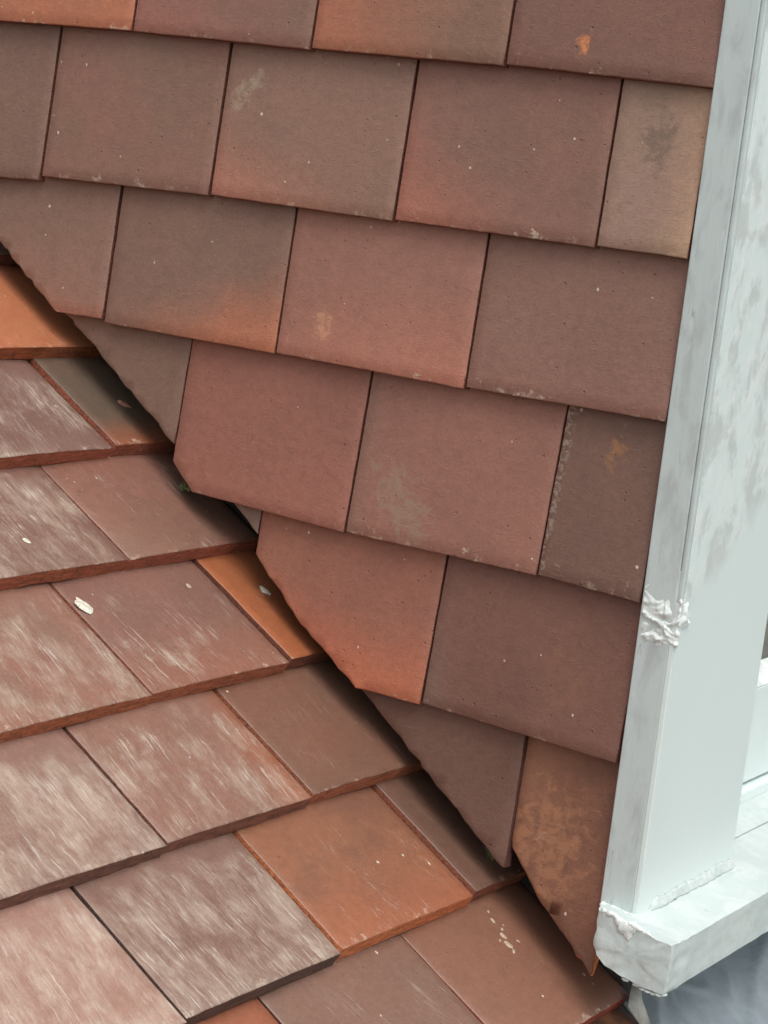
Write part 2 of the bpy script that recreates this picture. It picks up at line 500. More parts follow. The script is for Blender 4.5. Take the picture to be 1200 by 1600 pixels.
def add_tile(kind, parent, org, ang, W, cuts, style, lean=None, flare=0.0):
    wall = kind == 'w'
    SEED[0] += 1
    rng = random.Random(SEED[0] * 31 + 5)
    if wall:
        u = Vector((math.cos(R(ang)), 0, math.sin(R(ang))))
        n0 = Vector((0, -1, 0))
        a = Vector((org[0], 0, org[1]))
        t = TILT_W
    else:
        u = Vector((0, math.cos(R(ang)), 0)) + DOWN * math.sin(R(ang))
        n0 = ROOF_N
        a = roof_pt(org[0], org[1])
        t = TILT_R
    v0 = n0.cross(u)
    v = math.cos(t) * v0 - math.sin(t) * n0
    n = u.cross(v)
    W += 0.0001 if wall else 0.0002
    bm = tile_mesh(W, 0.0088 if wall else 0.0112, cuts, rng, not wall,
                   0.0 if lean is None else math.sin(R(ang)) - math.sin(R(lean)), flare)
    if not bm.faces:
        bm.free()
        return None
    o = link_mesh('tile', bm, [M_WALL if wall else M_ROOF, M_EDGE], parent)
    m = Matrix((u, v, n)).transposed().to_4x4()
    m.translation = a
    o.matrix_world = m
    s = dict(BASE)
    s.update(style)
    if wall:                             # one clay batch: pull the tiles towards a common brown
        for key, q in (('body', s['pull']), ('body2', s['pull']), ('flash', s['pull'] * 0.2)):
            s[key] = tuple(a_ + (m_ - a_) * q for a_, m_ in zip(s[key], (154, 124, 109)))
    k = KW if wall else KR
    for key in ('body', 'body2', 'flash', 'scuff_colour'):
        o[key] = col(*s[key], k, DEPTH if wall else (1.42, 1.46, 1.45))
    o['residue'] = col(*s['residue'], 1.22, (1.30, 1.33, 1.33))
    o['edge'] = col(*s['edge'], 0.50, (1.2, 1.2, 1.15))
    for key in ('flash_at', 'scuff'):
        o[key] = [float(q) for q in s[key]]
    for key in ('flash_on', 'streak', 'fleck', 'crust', 'side_lime', 'scuff_on', 'scuff_lean'):
        o[key] = float(s[key])
    o['seed'] = rng.random() * 40.0
    if s['label']:
        o['label'] = s['label']
    return o

# ------------------------------------------------------------------ dormer cheek hung with tiles
cheek = empty('tile_hung_wall', 'dormer cheek wall hung with brown and orange clay tiles, left of the white post', 'tiled wall')
cheek['kind'] = 'thing'
def junction(x):                       # height of the cut line just above the main roof
    return RC - math.tan(TH) * x + 0.0150 / math.cos(TH)

bm = bmesh.new()                       # felt-covered backing board, cut to the roof slope
prof = [(-1.3, junction(-1.3) - 0.078), (0.268, junction(0.268) - 0.078), (0.268, 0.86), (-1.3, 0.86 + 0.2)]
fr = [bm.verts.new((x, 0.062, z)) for x, z in prof]
bk = [bm.verts.new((x, 0.085, z)) for x, z in prof]
bm.faces.new(fr)
bm.faces.new(bk[::-1])
for i in range(4):
    j = (i + 1) % 4
    bm.faces.new((fr[j], fr[i], bk[i], bk[j]))
bmesh.ops.recalc_face_normals(bm, faces=bm.faces[:])
link_mesh('backing_board', bm, M_BOARD, cheek)

WALL_STYLE = {
 'A0': dict(body=(184, 136, 112), body2=(190, 140, 114), flash=(204, 144, 112), flash_at=(0.1, -0.7, 0.55), flash_on=0.8, crust=0.9),
 'A1': dict(body=(165, 128, 114), body2=(158, 130, 114), flash=(186, 136, 120), flash_at=(-0.6, -0.6, 0.5), flash_on=0.85),
 'A2': dict(body=(158, 130, 110), body2=(170, 136, 115), flash=(190, 136, 110), flash_at=(-1.3, -0.35, 0.95), flash_on=0.85, crust=0.4),
 'A3': dict(body=(152, 120, 106), body2=(156, 120, 106), crust=0.9, scuff=(0.345, 0.18, 0.035), scuff_on=0.8, scuff_colour=(225, 161, 110),
            label='brown wall tile with an orange chip near its lower edge'),
 'B0': dict(body=(158, 132, 117), body2=(154, 130, 115), crust=0.4),
 'B1': dict(body=(160, 133, 116), body2=(168, 133, 118), flash=(176, 136, 124), flash_at=(-0.5, -0.9, 0.4), flash_on=0.5, crust=0.7),
 'B2': dict(body=(170, 141, 124), body2=(164, 138, 121), flash=(192, 144, 124), flash_at=(-0.9, -1.3, 0.85), flash_on=0.9, fleck=0.8,
            scuff=(0.12, 0.72, 0.06), scuff_on=0.5, scuff_lean=-0.3, scuff_colour=(189, 177, 155), crust=0.5),
 'B3': dict(body=(166, 130, 115), body2=(158, 128, 113), flash=(190, 138, 118), flash_at=(-1.2, -1.0, 0.85), flash_on=0.85, fleck=0.9, crust=0.9),
 'B4': dict(pull=0.0, body=(172, 148, 130), body2=(174, 148, 132), flash=(204, 172, 144), flash_at=(3.0, 0.0, -0.75), flash_on=0.8, crust=0.3,
            scuff=(0.21, 0.66, 0.09), scuff_on=0.55, scuff_colour=(129, 112, 101), label='narrow greyish wall tile with a tan right edge and a dark round stain'),
 'C0': dict(body=(168, 140, 124), body2=(160, 136, 120), flash=(196, 142, 120), flash_at=(0, -2.2, 0.35), flash_on=0.9, label='wall tile with its lower left corner cut to the roof slope'),
 'C1': dict(body=(160, 134, 118), body2=(154, 130, 115), flash=(198, 140, 110), flash_at=(0.9, -1.5, 0.0), flash_on=0.9, crust=0.8, streak=0.3,
            label='grey-brown wall tile flushed orange along its lower right edge'),
 'C2': dict(pull=0.15, body=(180, 140, 124), body2=(174, 136, 120), flash=(200, 144, 122), flash_at=(0.2, -0.9, 0.35), flash_on=0.8, crust=1.0,
            scuff=(0.22, 0.24, 0.05), scuff_on=0.35, scuff_colour=(225, 181, 144)),
 'C3': dict(body=(165, 134, 119), body2=(160, 129, 114), flash=(172, 130, 116), flash_at=(0, -1, 0.4), flash_on=0.5, crust=0.8, streak=0.05, fleck=0.25),
 'D1': dict(body=(154, 130, 114), body2=(150, 126, 110), streak=0.25, label='grey-brown triangular cut wall tile'),
 'D2': dict(pull=0.15, body=(172, 128, 112), body2=(168, 126, 110), flash=(180, 132, 114), flash_at=(0, -0.8, 0.4), flash_on=0.7, crust=0.5, streak=0.05, fleck=0.4,
            label='reddish wall tile with its lower left corner cut off'),
 'D3': dict(body=(172, 132, 117), body2=(178, 136, 120), flash=(152, 134, 120), flash_at=(-3.5, 0.1, 0.35), flash_on=0.75, fleck=0.5, crust=0.8,
            scuff=(0.27, 0.25, 0.14), scuff_on=0.5, scuff_lean=0.36, scuff_colour=(167, 154, 135), label='reddish wall tile with a pale grey smear at lower left'),
 'D4': dict(body=(138, 114, 101), body2=(144, 118, 104), streak=0.85, fleck=1.6, crust=0.5, side_lime=0.4,
            scuff=(0.235, 0.86, 0.045), scuff_on=0.6, scuff_colour=(184, 142, 103), label='narrow dark brown wall tile speckled with lime along its left edge'),
 'E0': dict(body=(160, 142, 126), body2=(154, 136, 120)),
 'E1': dict(body=(172, 126, 108), body2=(180, 132, 110), flash=(206, 138, 106), flash_at=(-0.2, -1.1, 0.72), flash_on=0.9, streak=0.45, crust=0.7,
            label='cut wall tile fading from brown to orange at the bottom'),
 'E2': dict(body=(146, 112, 98), body2=(138, 107, 94), flash=(156, 140, 128), flash_at=(-2.6, -0.6, 0.55), flash_on=0.6, crust=0.4,
            scuff=(0.66, 0.42, 0.13), scuff_on=0.3, scuff_colour=(160, 128, 103), streak=0.35, label='brown wall tile with a grey-streaked left side and a tan patch'),
 'F1': dict(body=(134, 108, 94), body2=(124, 98, 84), streak=0.25, crust=0.2, edge=(86, 56, 46), label='dark grey-brown triangular cut wall tile'),
 'F2': dict(pull=0.0, body=(152, 116, 96), body2=(142, 110, 92), flash=(166, 130, 106), flash_at=(-3.0, 1.0, -0.35), flash_on=0.6, streak=0.85, crust=0.0, edge=(214, 124, 74),
            scuff=(0.16, 0.68, 0.19), scuff_on=0.5, scuff_colour=(190, 148, 116), label='lowest cut wall tile, brown and mottled, running to a point below the sill'),
}
ROOF_STYLE = {
 'r0a': dict(body=(226, 162, 128), body2=(228, 168, 132), streak=0.38, edge=(139, 84, 51), residue=(252, 214, 180), label='orange roof tile at the top left against the cheek'),
 'r1a': dict(body=(176, 146, 134), body2=(182, 152, 140), streak=1.05, edge=(139, 86, 62)),
 'r1b': dict(body=(160, 140, 124), body2=(156, 140, 124), flash=(206, 142, 110), flash_at=(0.1, -2.4, 0.66), flash_on=0.9, streak=0.10, edge=(135, 84, 62),
             label='narrow dark grey roof tile with an orange lower edge'),
 'r2a': dict(body=(182, 152, 138), body2=(180, 148, 134), streak=1.3, edge=(139, 86, 60)),
 'r2b': dict(body=(182, 148, 132), body2=(190, 150, 134), flash=(200, 172, 154), flash_at=(-1.3, -0.8, 0.75), flash_on=0.5, streak=0.5, edge=(139, 86, 64)),
 'r3a': dict(body=(196, 158, 142), body2=(190, 158, 142), flash=(206, 160, 136), flash_at=(-0.2, -0.8, 0.35), flash_on=0.7, streak=1.2, edge=(145, 92, 62)),
 'r3b': dict(body=(182, 150, 136), body2=(188, 152, 138), flash=(204, 156, 134), flash_at=(0.2, -1.3, 0.6), flash_on=0.7, streak=0.75, edge=(143, 92, 64)),
 'r3c': dict(body=(208, 146, 110), body2=(212, 150, 114), streak=0.12, edge=(111, 70, 51), label='narrow orange cut roof tile beside the cheek'),
 'r4a': dict(body=(190, 160, 146), body2=(194, 162, 148), streak=1.45, edge=(109, 78, 62)),
 'r4b': dict(body=(190, 156, 140), body2=(194, 158, 142), flash=(208, 150, 120), flash_at=(3.2, -0.5, -2.2), flash_on=0.85, streak=1.15, edge=(119, 82, 64),
             label='mauve roof tile with pale streaks and an orange right edge'),
 'r4c': dict(body=(178, 142, 124), body2=(174, 142, 124), streak=0.28, edge=(145, 94, 66), label='grey-brown roof tile running under the cheek tiles'),
 'r5a': dict(body=(206, 172, 158), body2=(208, 172, 158), flash=(214, 178, 160), flash_at=(0, -0.4, 0.5), flash_on=0.7, streak=1.35, residue=(236, 222, 206), edge=(111, 78, 60)),
 'r5b': dict(body=(180, 150, 136), body2=(184, 154, 140), streak=1.3, edge=(89, 70, 58), label='greyish roof tile with long white streaks and a dark lower edge'),
 'r5c': dict(body=(196, 150, 124), body2=(180, 142, 122), flash=(216, 154, 122), flash_at=(0.1, -1.4, 0.6), flash_on=0.85, streak=0.42, residue=(246, 214, 188), edge=(172, 110, 71),
             label='orange-tan roof tile with pale scratches'),
 'r5d': dict(body=(162, 132, 116), body2=(166, 136, 120), streak=0.22, edge=(130, 84, 60), label='narrow grey-brown roof tile beside the cheek'),
 'r6a': dict(body=(204, 146, 118), body2=(198, 144, 118), streak=0.5),
 'r6b': dict(body=(180, 150, 134), body2=(184, 152, 136), streak=0.55),
 'r6c': dict(body=(184, 146, 126), body2=(188, 148, 128), flash=(206, 166, 144), flash_at=(-0.4, -0.7, 0.4), flash_on=0.4, streak=0.14, edge=(139, 72, 54),
             label='plain brown roof tile under the end of the white sill'),
}
PLAIN_W = [dict(body=(158, 134, 117), body2=(151, 129, 112)), dict(body=(171, 134, 117), flash=(205, 144, 117), flash_on=0.7, flash_at=(-0.5, -0.8, 0.6)),
           dict(body=(153, 124, 109), body2=(160, 127, 109)), dict(body=(142, 127, 112), flash=(214, 151, 114), flash_on=0.8, flash_at=(0.6, -1.2, 0.2))]
PLAIN_R = [dict(body=(176, 151, 135), streak=0.8), dict(body=(169, 146, 131), streak=0.5), dict(body=(221, 170, 133), streak=0.4), dict(body=(171, 156, 140), streak=1.0)]

TILES=[
 ["w","A0",-0.3901,0.3681,0.65,0.1655,[]],
 ["w","A1",-0.2227,0.3696,-0.7,0.1671,[]],
 ["w","A2",-0.0534,0.3686,-0.04,0.1624,[]],
 ["w","A3",0.1114,0.3696,-1.22,0.1582,[]],
 ["w","B0",-0.4695,0.2374,3.01,0.1655,[]],
 ["w","B1",-0.3012,0.2495,0.89,0.1667,[]],
 ["w","B2",-0.1316,0.2529,-0.43,0.1645,[]],
 ["w","B3",0.0355,0.2528,-0.14,0.1621,[]],
 ["w","B4",0.1999,0.2536,-0.34,0.0679,[]],
 ["w","C0",-0.3913,0.1415,1.1,0.165,[[0.5945,0.8041,-0.0696]]],
 ["w","C1",-0.2234,0.142,-0.07,0.166,[]],
 ["w","C2",-0.0557,0.1425,-0.57,0.1649,[]],
 ["w","C3",0.1111,0.1421,0.28,0.1573,[]],
 ["w","D2",-0.1432,0.0251,-2.05,0.1655,[[0.6381,0.7699,-0.0144]]],
 ["w","D3",0.0244,0.0201,-0.14,0.1615,[]],
 ["w","D4",0.1878,0.0206,-2.6,0.0798,[]],
 ["w","E1",-0.0601,-0.0932,-0.15,0.165,[[0.6483,0.7614,-0.0616],[0.5376,0.8432,-0.0587]]],
 ["w","E2",0.1069,-0.0922,-1.99,0.1597,[]],
 ["w","D1",-0.3112,0.0271,-0.69,0.1665,[[0.5527,0.8334,-0.1192]]],
 ["w","E0",-0.2281,-0.0912,-0.69,0.1665,[[0.5964,0.8027,-0.1757]]],
 ["w","F2",0.1925,-0.25,-0.73,0.078,[[0.7224,0.6915,-0.0479],[0.6339,0.7734,-0.0487]]],
 ["w","F1",0.026,-0.1935,-0.35,0.1653,[[0.5769,0.8168,-0.0937]]],
 ["r","r0a",-0.3263,-0.1324,-0.41,0.1655,[]],
 ["r","r1a",-0.2149,-0.1973,-0.67,0.1655,[]],
 ["r","r1b",-0.2186,-0.0264,0.66,0.088,[]],
 ["r","r2a",-0.108,-0.2745,-0.35,0.165,[]],
 ["r","r2b",-0.1088,-0.1076,-0.42,0.165,[]],
 ["r","r3a",0.0086,-0.3542,-0.57,0.1655,[]],
 ["r","r3b",0.0057,-0.1862,0.16,0.1623,[]],
 ["r","r3c",0.0044,-0.0195,0.18,0.08,[]],
 ["r","r4a",0.116,-0.4398,0.18,0.165,[]],
 ["r","r4b",0.1147,-0.2718,0.57,0.1612,[]],
 ["r","r4c",0.1145,-0.1063,0.82,0.165,[]],
 ["r","r5b",0.225,-0.3573,0.64,0.1621,[]],
 ["r","r5c",0.225,-0.1909,1.0,0.1666,[]],
 ["r","r5d",0.2261,-0.0194,0.93,0.083,[]],
 ["r","r5a",0.228,-0.5243,-0.35,0.1655,[]],
 ["r","r6c",0.3443,-0.108,-0.34,0.1686,[]],
 ["r","r6b",0.3448,-0.2745,0.17,0.165,[]],
 ["r","r6a",0.3448,-0.442,0.0,0.1655,[]],
]


for kind, tid, a, b, ang, W, cuts in TILES:
    if kind == 'w':
        add_tile('w', cheek, (a, b), ang, W, cuts, WALL_STYLE[tid], {'D': -0.9, 'E': -1.0, 'F': 0.8}.get(tid[0], 0.35), 0.0042 if tid == 'F2' else 0.0)

def more_wall(x, z, W, i):             # the courses that run on past the picture
    cut = (math.sin(TH), math.cos(TH), -(junction(0) - z + 0.0) * math.cos(TH) + x * math.sin(TH))
    if z > junction(x):
        cuts = []
    elif z + LEN < junction(x + W):
        return
    else:
        cuts = [cut]
    add_tile('w', cheek, (x, z), random.uniform(-0.5, 0.5), W, cuts, PLAIN_W[i % 4])
n = 0
for k in range(1, 4):
    more_wall(-0.3901 - 0.1675 * k, 0.368, 0.1655, n); n += 1
    if k < 3:
        more_wall(-0.4695 - 0.1675 * k, 0.2455, 0.1655, n); n += 1
more_wall(-0.3913 - 0.1675, 0.1405, 0.165, n)
for row in range(2):
    z = 0.3695 + 0.1155 * (row + 1)
    x0 = 0.2 if row == 0 else 0.1114
    more_wall(x0, z, 0.268 - x0, n); n += 1
    for k in range(1, 6):
        more_wall(x0 - 0.1675 * k, z, 0.1655, n); n += 1

# ------------------------------------------------------------------ main roof slope
roof = empty('main_roof', 'main roof slope of streaked mauve, grey and orange clay tiles below the cheek', 'tiled roof')
roof['kind'] = 'thing'
bm = bmesh.new()
q = [roof_pt(s, y, -0.050) for s, y in ((-1.6, -1.6), (1.5, -1.6), (1.5, 1.5), (-1.6, 1.5))]
q2 = [p - ROOF_N * 0.02 for p in q]
v1, v2 = [bm.verts.new(p) for p in q], [bm.verts.new(p) for p in q2]
bm.faces.new(v1)
bm.faces.new(v2[::-1])
for i in range(4):
    j = (i + 1) % 4
    bm.faces.new((v1[j], v1[i], v2[i], v2[j]))
bmesh.ops.recalc_face_normals(bm, faces=bm.faces[:])
link_mesh('roof_deck', bm, M_BOARD, roof)
YCUT = 0.0585
for kind, tid, a, b, ang, W, cuts in TILES:
    if kind == 'r':
        if tid == 'r0a':
            b = -0.1075
        cuts = list(cuts)
        if b + W > YCUT and tid != 'r6c':
            cuts.append([-1.0, 0.0, YCUT - b])
        add_tile('r', roof, (a, b), ang, W, cuts, ROOF_STYLE[tid])
n = 0
def more_roof(s, y, W=0.1655):
    global n
    n += 1
    add_tile('r', roof, (s + random.uniform(-0.001, 0.001), y), random.uniform(-0.5, 0.5), W, [], PLAIN_R[(n * 7 + n // 3) % 4])
for s, y in ((-0.326, -0.1075), (-0.214, -0.1973), (-0.108, -0.2745), (0.0086, -0.3542), (0.116, -0.4398), (0.228, -0.5243), (0.3448, -0.442)):
    for k in range(1, 4):
        if y - 0.168 * k > -0.80:
            more_roof(s, y - 0.168 * k)
for s, joint in ((-0.436, -0.026), (-0.545, -0.109), (0.456, -0.026), (0.568, -0.109)):
    more_roof(s, joint + 0.001, 0.0605 - joint - 0.002)
    for k in range(1, 5):
        more_roof(s, joint - 0.1675 * k)

# ------------------------------------------------------------------ white corner post of the dormer window
post = empty('corner_post', 'white painted timber corner post between the tiled cheek and the window', 'post', (0.285, 0.05, -0.2))
def part(name, bm, mat, parent, smooth=False):
    bpy.context.view_layer.update()
    o = link_mesh(name, bm, mat, parent, smooth)
    o.matrix_parent_inverse = parent.matrix_world.inverted()
    return o
post.matrix_world  # evaluated below through location only
bpy.context.view_layer.update()

GZ = 0.022                               # height of the filled repair
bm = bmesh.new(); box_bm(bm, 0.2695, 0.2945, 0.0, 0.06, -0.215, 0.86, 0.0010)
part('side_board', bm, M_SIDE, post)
bm = bmesh.new()
out = [(0.0, -0.215), (0.1545, -0.215), (0.1545, 0.86), (0.0068, 0.86), (0.0068, GZ), (0.0, GZ)]
f0, f1 = [bm.verts.new((0.2946, y, z)) for y, z in out], [bm.verts.new((0.2985, y, z)) for y, z in out]
bm.faces.new(f0[::-1]); bm.faces.new(f1)
for i in range(6):
    bm.faces.new((f0[i], f0[(i + 1) % 6], f1[(i + 1) % 6], f1[i]))
bmesh.ops.recalc_face_normals(bm, faces=bm.faces[:])
bmesh.ops.bevel(bm, geom=[e for e in bm.edges if abs(e.verts[0].co.x - e.verts[1].co.x) < 1e-6 and e.verts[0].co.x > 0.298], offset=0.0008, segments=2, affect='EDGES')
part('front_board', bm, M_FRONT, post)
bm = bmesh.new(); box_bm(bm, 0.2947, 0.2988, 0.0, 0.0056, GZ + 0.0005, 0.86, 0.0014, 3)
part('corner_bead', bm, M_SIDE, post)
bm = bmesh.new(); box_bm(bm, 0.2600, 0.2948, 0.0605, 0.166, -0.215, 0.86)
part('core', bm, M_PAINT, post)
bm = bmesh.new(); box_bm(bm, 0.2949, 0.2972, 0.1562, 0.1675, -0.205, 0.86, 0.0010)
part('edge_bead', bm, M_PAINT, post)

# lumpy white filler wrapped round the corner
def fbm(p, o=4):
    s, a = 0.0, 1.0
    for _ in range(o):
        s += a * noise.noise(p); p = p * 2.05; a *= 0.55
    return s
bm = bmesh.new()
NU, NV = 96, 72
U0, U1, V0, V1 = -0.0272, 0.022, -0.022, 0.045
gr = []
for j in range(NV + 1):
    row = []
    for i in range(NU + 1):
        t = U0 + (U1 - U0) * i / NU
        z = V0 + (V1 - V0) * j / NV
        p = Vector((t * 44, z * 62, 4.2))
        warp = Vector((noise.noise(p), noise.noise(p + Vector((7, 3, 1))), 0)) * 0.9
        ridge = 1.0 - abs(fbm(p * 1.0 + warp, 3)) * 2.0
        lump = max(0.0, fbm(p * 1.7 + warp * 2.5, 4) + 0.05)
        zc = 0.0075 if t < 0.004 else 0.0125
        zr = 0.021 if t < 0.0 else 0.021 - 0.45 * t
        tc = max(0.0, (t - 0.005) / 0.016) if t > 0 else max(0.0, (-t - 0.020) / 0.014)
        e = 1.0 - ((z - zc) / zr) ** 2 - tc ** 2 + 0.95 * fbm(p * 1.5 + Vector((3, 9, 2)), 5) - 0.12
        e = max(0.0, min(1.0, e * 1.1))
        h = e * (0.0002 + 0.0017 * max(0, ridge) ** 2 + 0.0024 * lump) - 0.0006
        if t < 0:
            co = (0.2945 + 0.0030 + t, -h, z)
            co = (max(0.2697, 0.2983 + t), -h, z)
        else:
            co = (0.2985 + h, max(0.0, t) - h * max(0.0, 1 - t / 0.004), z)
        row.append(bm.verts.new(co))
    gr.append(row)
for j in range(NV):
    for i in range(NU):
        bm.faces.new((gr[j][i], gr[j][i + 1], gr[j + 1][i + 1], gr[j + 1][i]))
bmesh.ops.recalc_face_normals(bm, faces=bm.faces[:])
o = part('filler_patch', bm, M_FILL, post, True)
o['label'] = 'rough lumpy white filler squeezed out round the post corner'

# ------------------------------------------------------------------ window sill
sill = empty('window_sill', 'thick white painted window sill with a rounded broken end below the post', 'window sill', (0.31, 0.0, -0.24))
sill['kind'] = 'thing'
bpy.context.view_layer.update()
TOPL, TOPR = (0.2765, -0.1962), (0.3352, -0.2068)
prof = []
def seg(a, b, k):
    for i in range(k):
        prof.append((a[0] + (b[0] - a[0]) * i / k, a[1] + (b[1] - a[1]) * i / k))
pts = [TOPL, (0.2757, -0.2140), (0.2760, -0.2235), (0.2795, -0.2295), (0.2865, -0.2350), (0.3000, -0.2395), (0.3200, -0.2425), (0.3325, -0.2428), (0.3350, -0.2405), TOPR]
for i in range(len(pts)):
    a, b = pts[i], pts[(i + 1) % len(pts)]
    d = math.hypot(b[0] - a[0], b[1] - a[1])
    seg(a, b, max(1, int(d / 0.0022)))
bm = bmesh.new()
ys = [-0.0168, -0.0160, -0.0140, -0.010, -0.005, 0.0, 0.006, 0.013] + [0.02 + 0.012 * i for i in range(16)] + [0.23, 0.30, 0.45, 0.7, 1.0]
rings = []
for j, y in enumerate(ys):
    ring = []
    for (x, z) in prof:
        cxm, czm = 0.305, -0.222
        k = {0: 0.962, 1: 0.99}.get(j, 1.0)
        p = Vector((cxm + (x - cxm) * k, y, czm + (z - czm) * k))
        am = 0.0013 if y < 0.01 else 0.0005
        p += Vector((noise.noise(p * 120), 0.35 * noise.noise(p * 90 + Vector((5, 5, 5))), noise.noise(p * 110 + Vector((9, 2, 4))))) * am
        ring.append(bm.verts.new(p))
    rings.append(ring)
m = len(prof)
for j in range(len(ys) - 1):
    for i in range(m):
        bm.faces.new((rings[j][i], rings[j][(i + 1) % m], rings[j + 1][(i + 1) % m], rings[j + 1][i]))
# end cap: concentric rings so that it can be uneven
prev = rings[0]
for k in (0.8, 0.6, 0.4, 0.2):
    ring = []
    for v in rings[0]:
        p = Vector((0.305, -0.0172, -0.222)).lerp(v.co, k)
        p.y = -0.0170 - 0.0016 * noise.noise(Vector((p.x * 70, 2, p.z * 70))) - 0.0007 * noise.noise(Vector((p.x * 210, 7, p.z * 210)))
        ring.append(bm.verts.new(p))
    for i in range(m):
        bm.faces.new((prev[(i + 1) % m], prev[i], ring[i], ring[(i + 1) % m]))
    prev = ring
bm.faces.new(prev)
bm.faces.new(rings[-1][::-1])
bmesh.ops.recalc_face_normals(bm, faces=bm.faces[:])
o = board = part('sill_board', bm, M_SILL, sill, True)
o.data.set_sharp_from_angle(angle=R(40))
# back half of the sill, running in under the sash
bm = bmesh.new()
ring0, ring1 = [], []
for x, z in ((0.275, -0.1961), (0.205, -0.1835), (0.205, -0.225), (0.275, -0.233)):
    ring0.append(bm.verts.new((x, 0.169, z))); ring1.append(bm.verts.new((x, 1.0, z)))
bm.faces.new(ring0); bm.faces.new(ring1[::-1])
for i in range(4):
    bm.faces.new((ring0[(i + 1) % 4], ring0[i], ring1[i], ring1[(i + 1) % 4]))
bmesh.ops.recalc_face_normals(bm, faces=bm.faces[:])
part('sill_back', bm, M_SILL, sill)

def lump_strip(name, p0, p1, rad, amp, parent, mat, flat=1.0, freq=160.0, n=90, ns=10, seed=0.0):
    """An uneven bead of sealant laid from p0 to p1."""
    bm = bmesh.new()
    p0, p1 = Vector(p0), Vector(p1)
    ax = (p1 - p0).normalized()
    s1 = ax.orthogonal().normalized(); s2 = ax.cross(s1)
    rs = []
    for j in range(n + 1):
        t = j / n
        c = p0.lerp(p1, t)
        e = min(1.0, min(t, 1 - t) * 14 + 0.05)
        r0 = rad * e * (1 + amp * fbm(c * freq + Vector((seed, 1, 2)), 3))
        ring = []
        for i in range(ns):
            a = 2 * math.pi * i / ns
            d = s1 * math.cos(a) + s2 * math.sin(a)
            d.z *= flat
            q = c + d * max(rad * 0.1, r0 * (1 + 0.5 * amp * noise.noise((c + d * rad) * freq * 2.2)))
            ring.append(bm.verts.new(q))
        rs.append(ring)
    for j in range(n):
        for i in range(ns):
            bm.faces.new((rs[j][i], rs[j][(i + 1) % ns], rs[j + 1][(i + 1) % ns], rs[j + 1][i]))
    bm.faces.new(rs[0][::-1]); bm.faces.new(rs[-1])
    bmesh.ops.recalc_face_normals(bm, faces=bm.faces[:])
    return part(name, bm, mat, parent, True)

bm = bmesh.new()
rows = []
NW = 130
for j in range(NW + 1):
    y = 0.0185 + 0.1500 * j / NW
    p = Vector((y * 95, 3.1, 0.4))
    e = min(1.0, min(j, NW - j) / 9 + 0.12)
    zt = -0.1995 - 0.0015 + (0.0085 + 0.0016 * fbm(p * 0.6, 4)) * e
    xb = 0.2990 + (0.0026 + 0.0010 * fbm(p * 0.6 + Vector((4, 8, 1)), 4)) * e
    zb = -0.2000 - 0.0007 + 0.0034 * max(0.0, fbm(p * 0.55 + Vector((2, 2, 7)), 3) - 0.05)
    r_ = []
    for t in (0.0, 0.2, 0.4, 0.6, 0.8, 1.0):
        q = 0.0007 * fbm(Vector((y * 260, t * 3.0, 1.0)), 3)
        r_.append(bm.verts.new((0.2984 + (xb - 0.2984) * t + q + 0.0006 * math.sin(math.pi * t), y, zt + (zb - zt) * t ** 0.8 + q)))
    r_.append(bm.verts.new((0.2984, y, zb)))
    rows.append(r_)
for j in range(NW):
    for i in range(7):
        bm.faces.new((rows[j][i], rows[j][(i + 1) % 7], rows[j + 1][(i + 1) % 7], rows[j + 1][i]))
bm.faces.new(rows[0][::-1]); bm.faces.new(rows[-1])
bmesh.ops.recalc_face_normals(bm, faces=bm.faces[:])
part('sealant_bead', bm, M_SILL, sill, True)
lump_strip('sealant_bead', (0.2775, -0.0155, -0.1966), (0.318, -0.0158, -0.2040), 0.0017, 0.9, sill, M_FILL, 1.0, 120, 110, 10, 3.0)
lump_strip('sealant_bead', (0.2700, -0.0015, -0.1985), (0.2985, -0.0015, -0.2000), 0.0016, 0.8, sill, M_FILL, 1.0, 120, 60, 10, 6.0)
def blob(name, c, r, parent, mat, sx=1.0, sy=1.0, sz=1.0, f=260.0, amp=0.45, sub=3):
    bm = bmesh.new()
    bmesh.ops.create_icosphere(bm, subdivisions=sub, radius=1.0)
    c = Vector(c)
    for v in bm.verts:
        d = v.co.normalized()
        k = 1 + amp * fbm(d * r * f + c * 97, 3)
        v.co = Vector((d.x * sx, d.y * sy, d.z * sz)) * r * k
        if parent is not None:
            v.co += c
    if parent is not None:
        return part(name, bm, mat, parent, True)
    o = link_mesh(name, bm, mat, None, False)
    o.location = c
    return o
for (x, z, r, k) in ((0.2970, -0.2035, 0.0034, 1.5), (0.3015, -0.2065, 0.0030, 1.9), (0.3035, -0.2040, 0.0026, 1.2), (0.2925, -0.2010, 0.0026, 1.2)):
    blob('filler_lump', (x, -0.0172, z), r, board, M_FILL, 1.15, 0.35, k, 150.0, 0.5)
for (x, z, r) in ((0.3120, -0.2425, 0.0022), (0.3165, -0.2445, 0.0017), (0.3205, -0.2450, 0.0018), (0.3245, -0.2455, 0.0015), (0.3290, -0.2448, 0.0020), (0.3325, -0.2440, 0.0015), (0.3030, -0.2415, 0.0018)):
    blob('paint_drip', (x, -0.0140, z + 0.0006), r, board, M_SILL, 1.5, 1.2, 0.8, 200.0, 0.6)

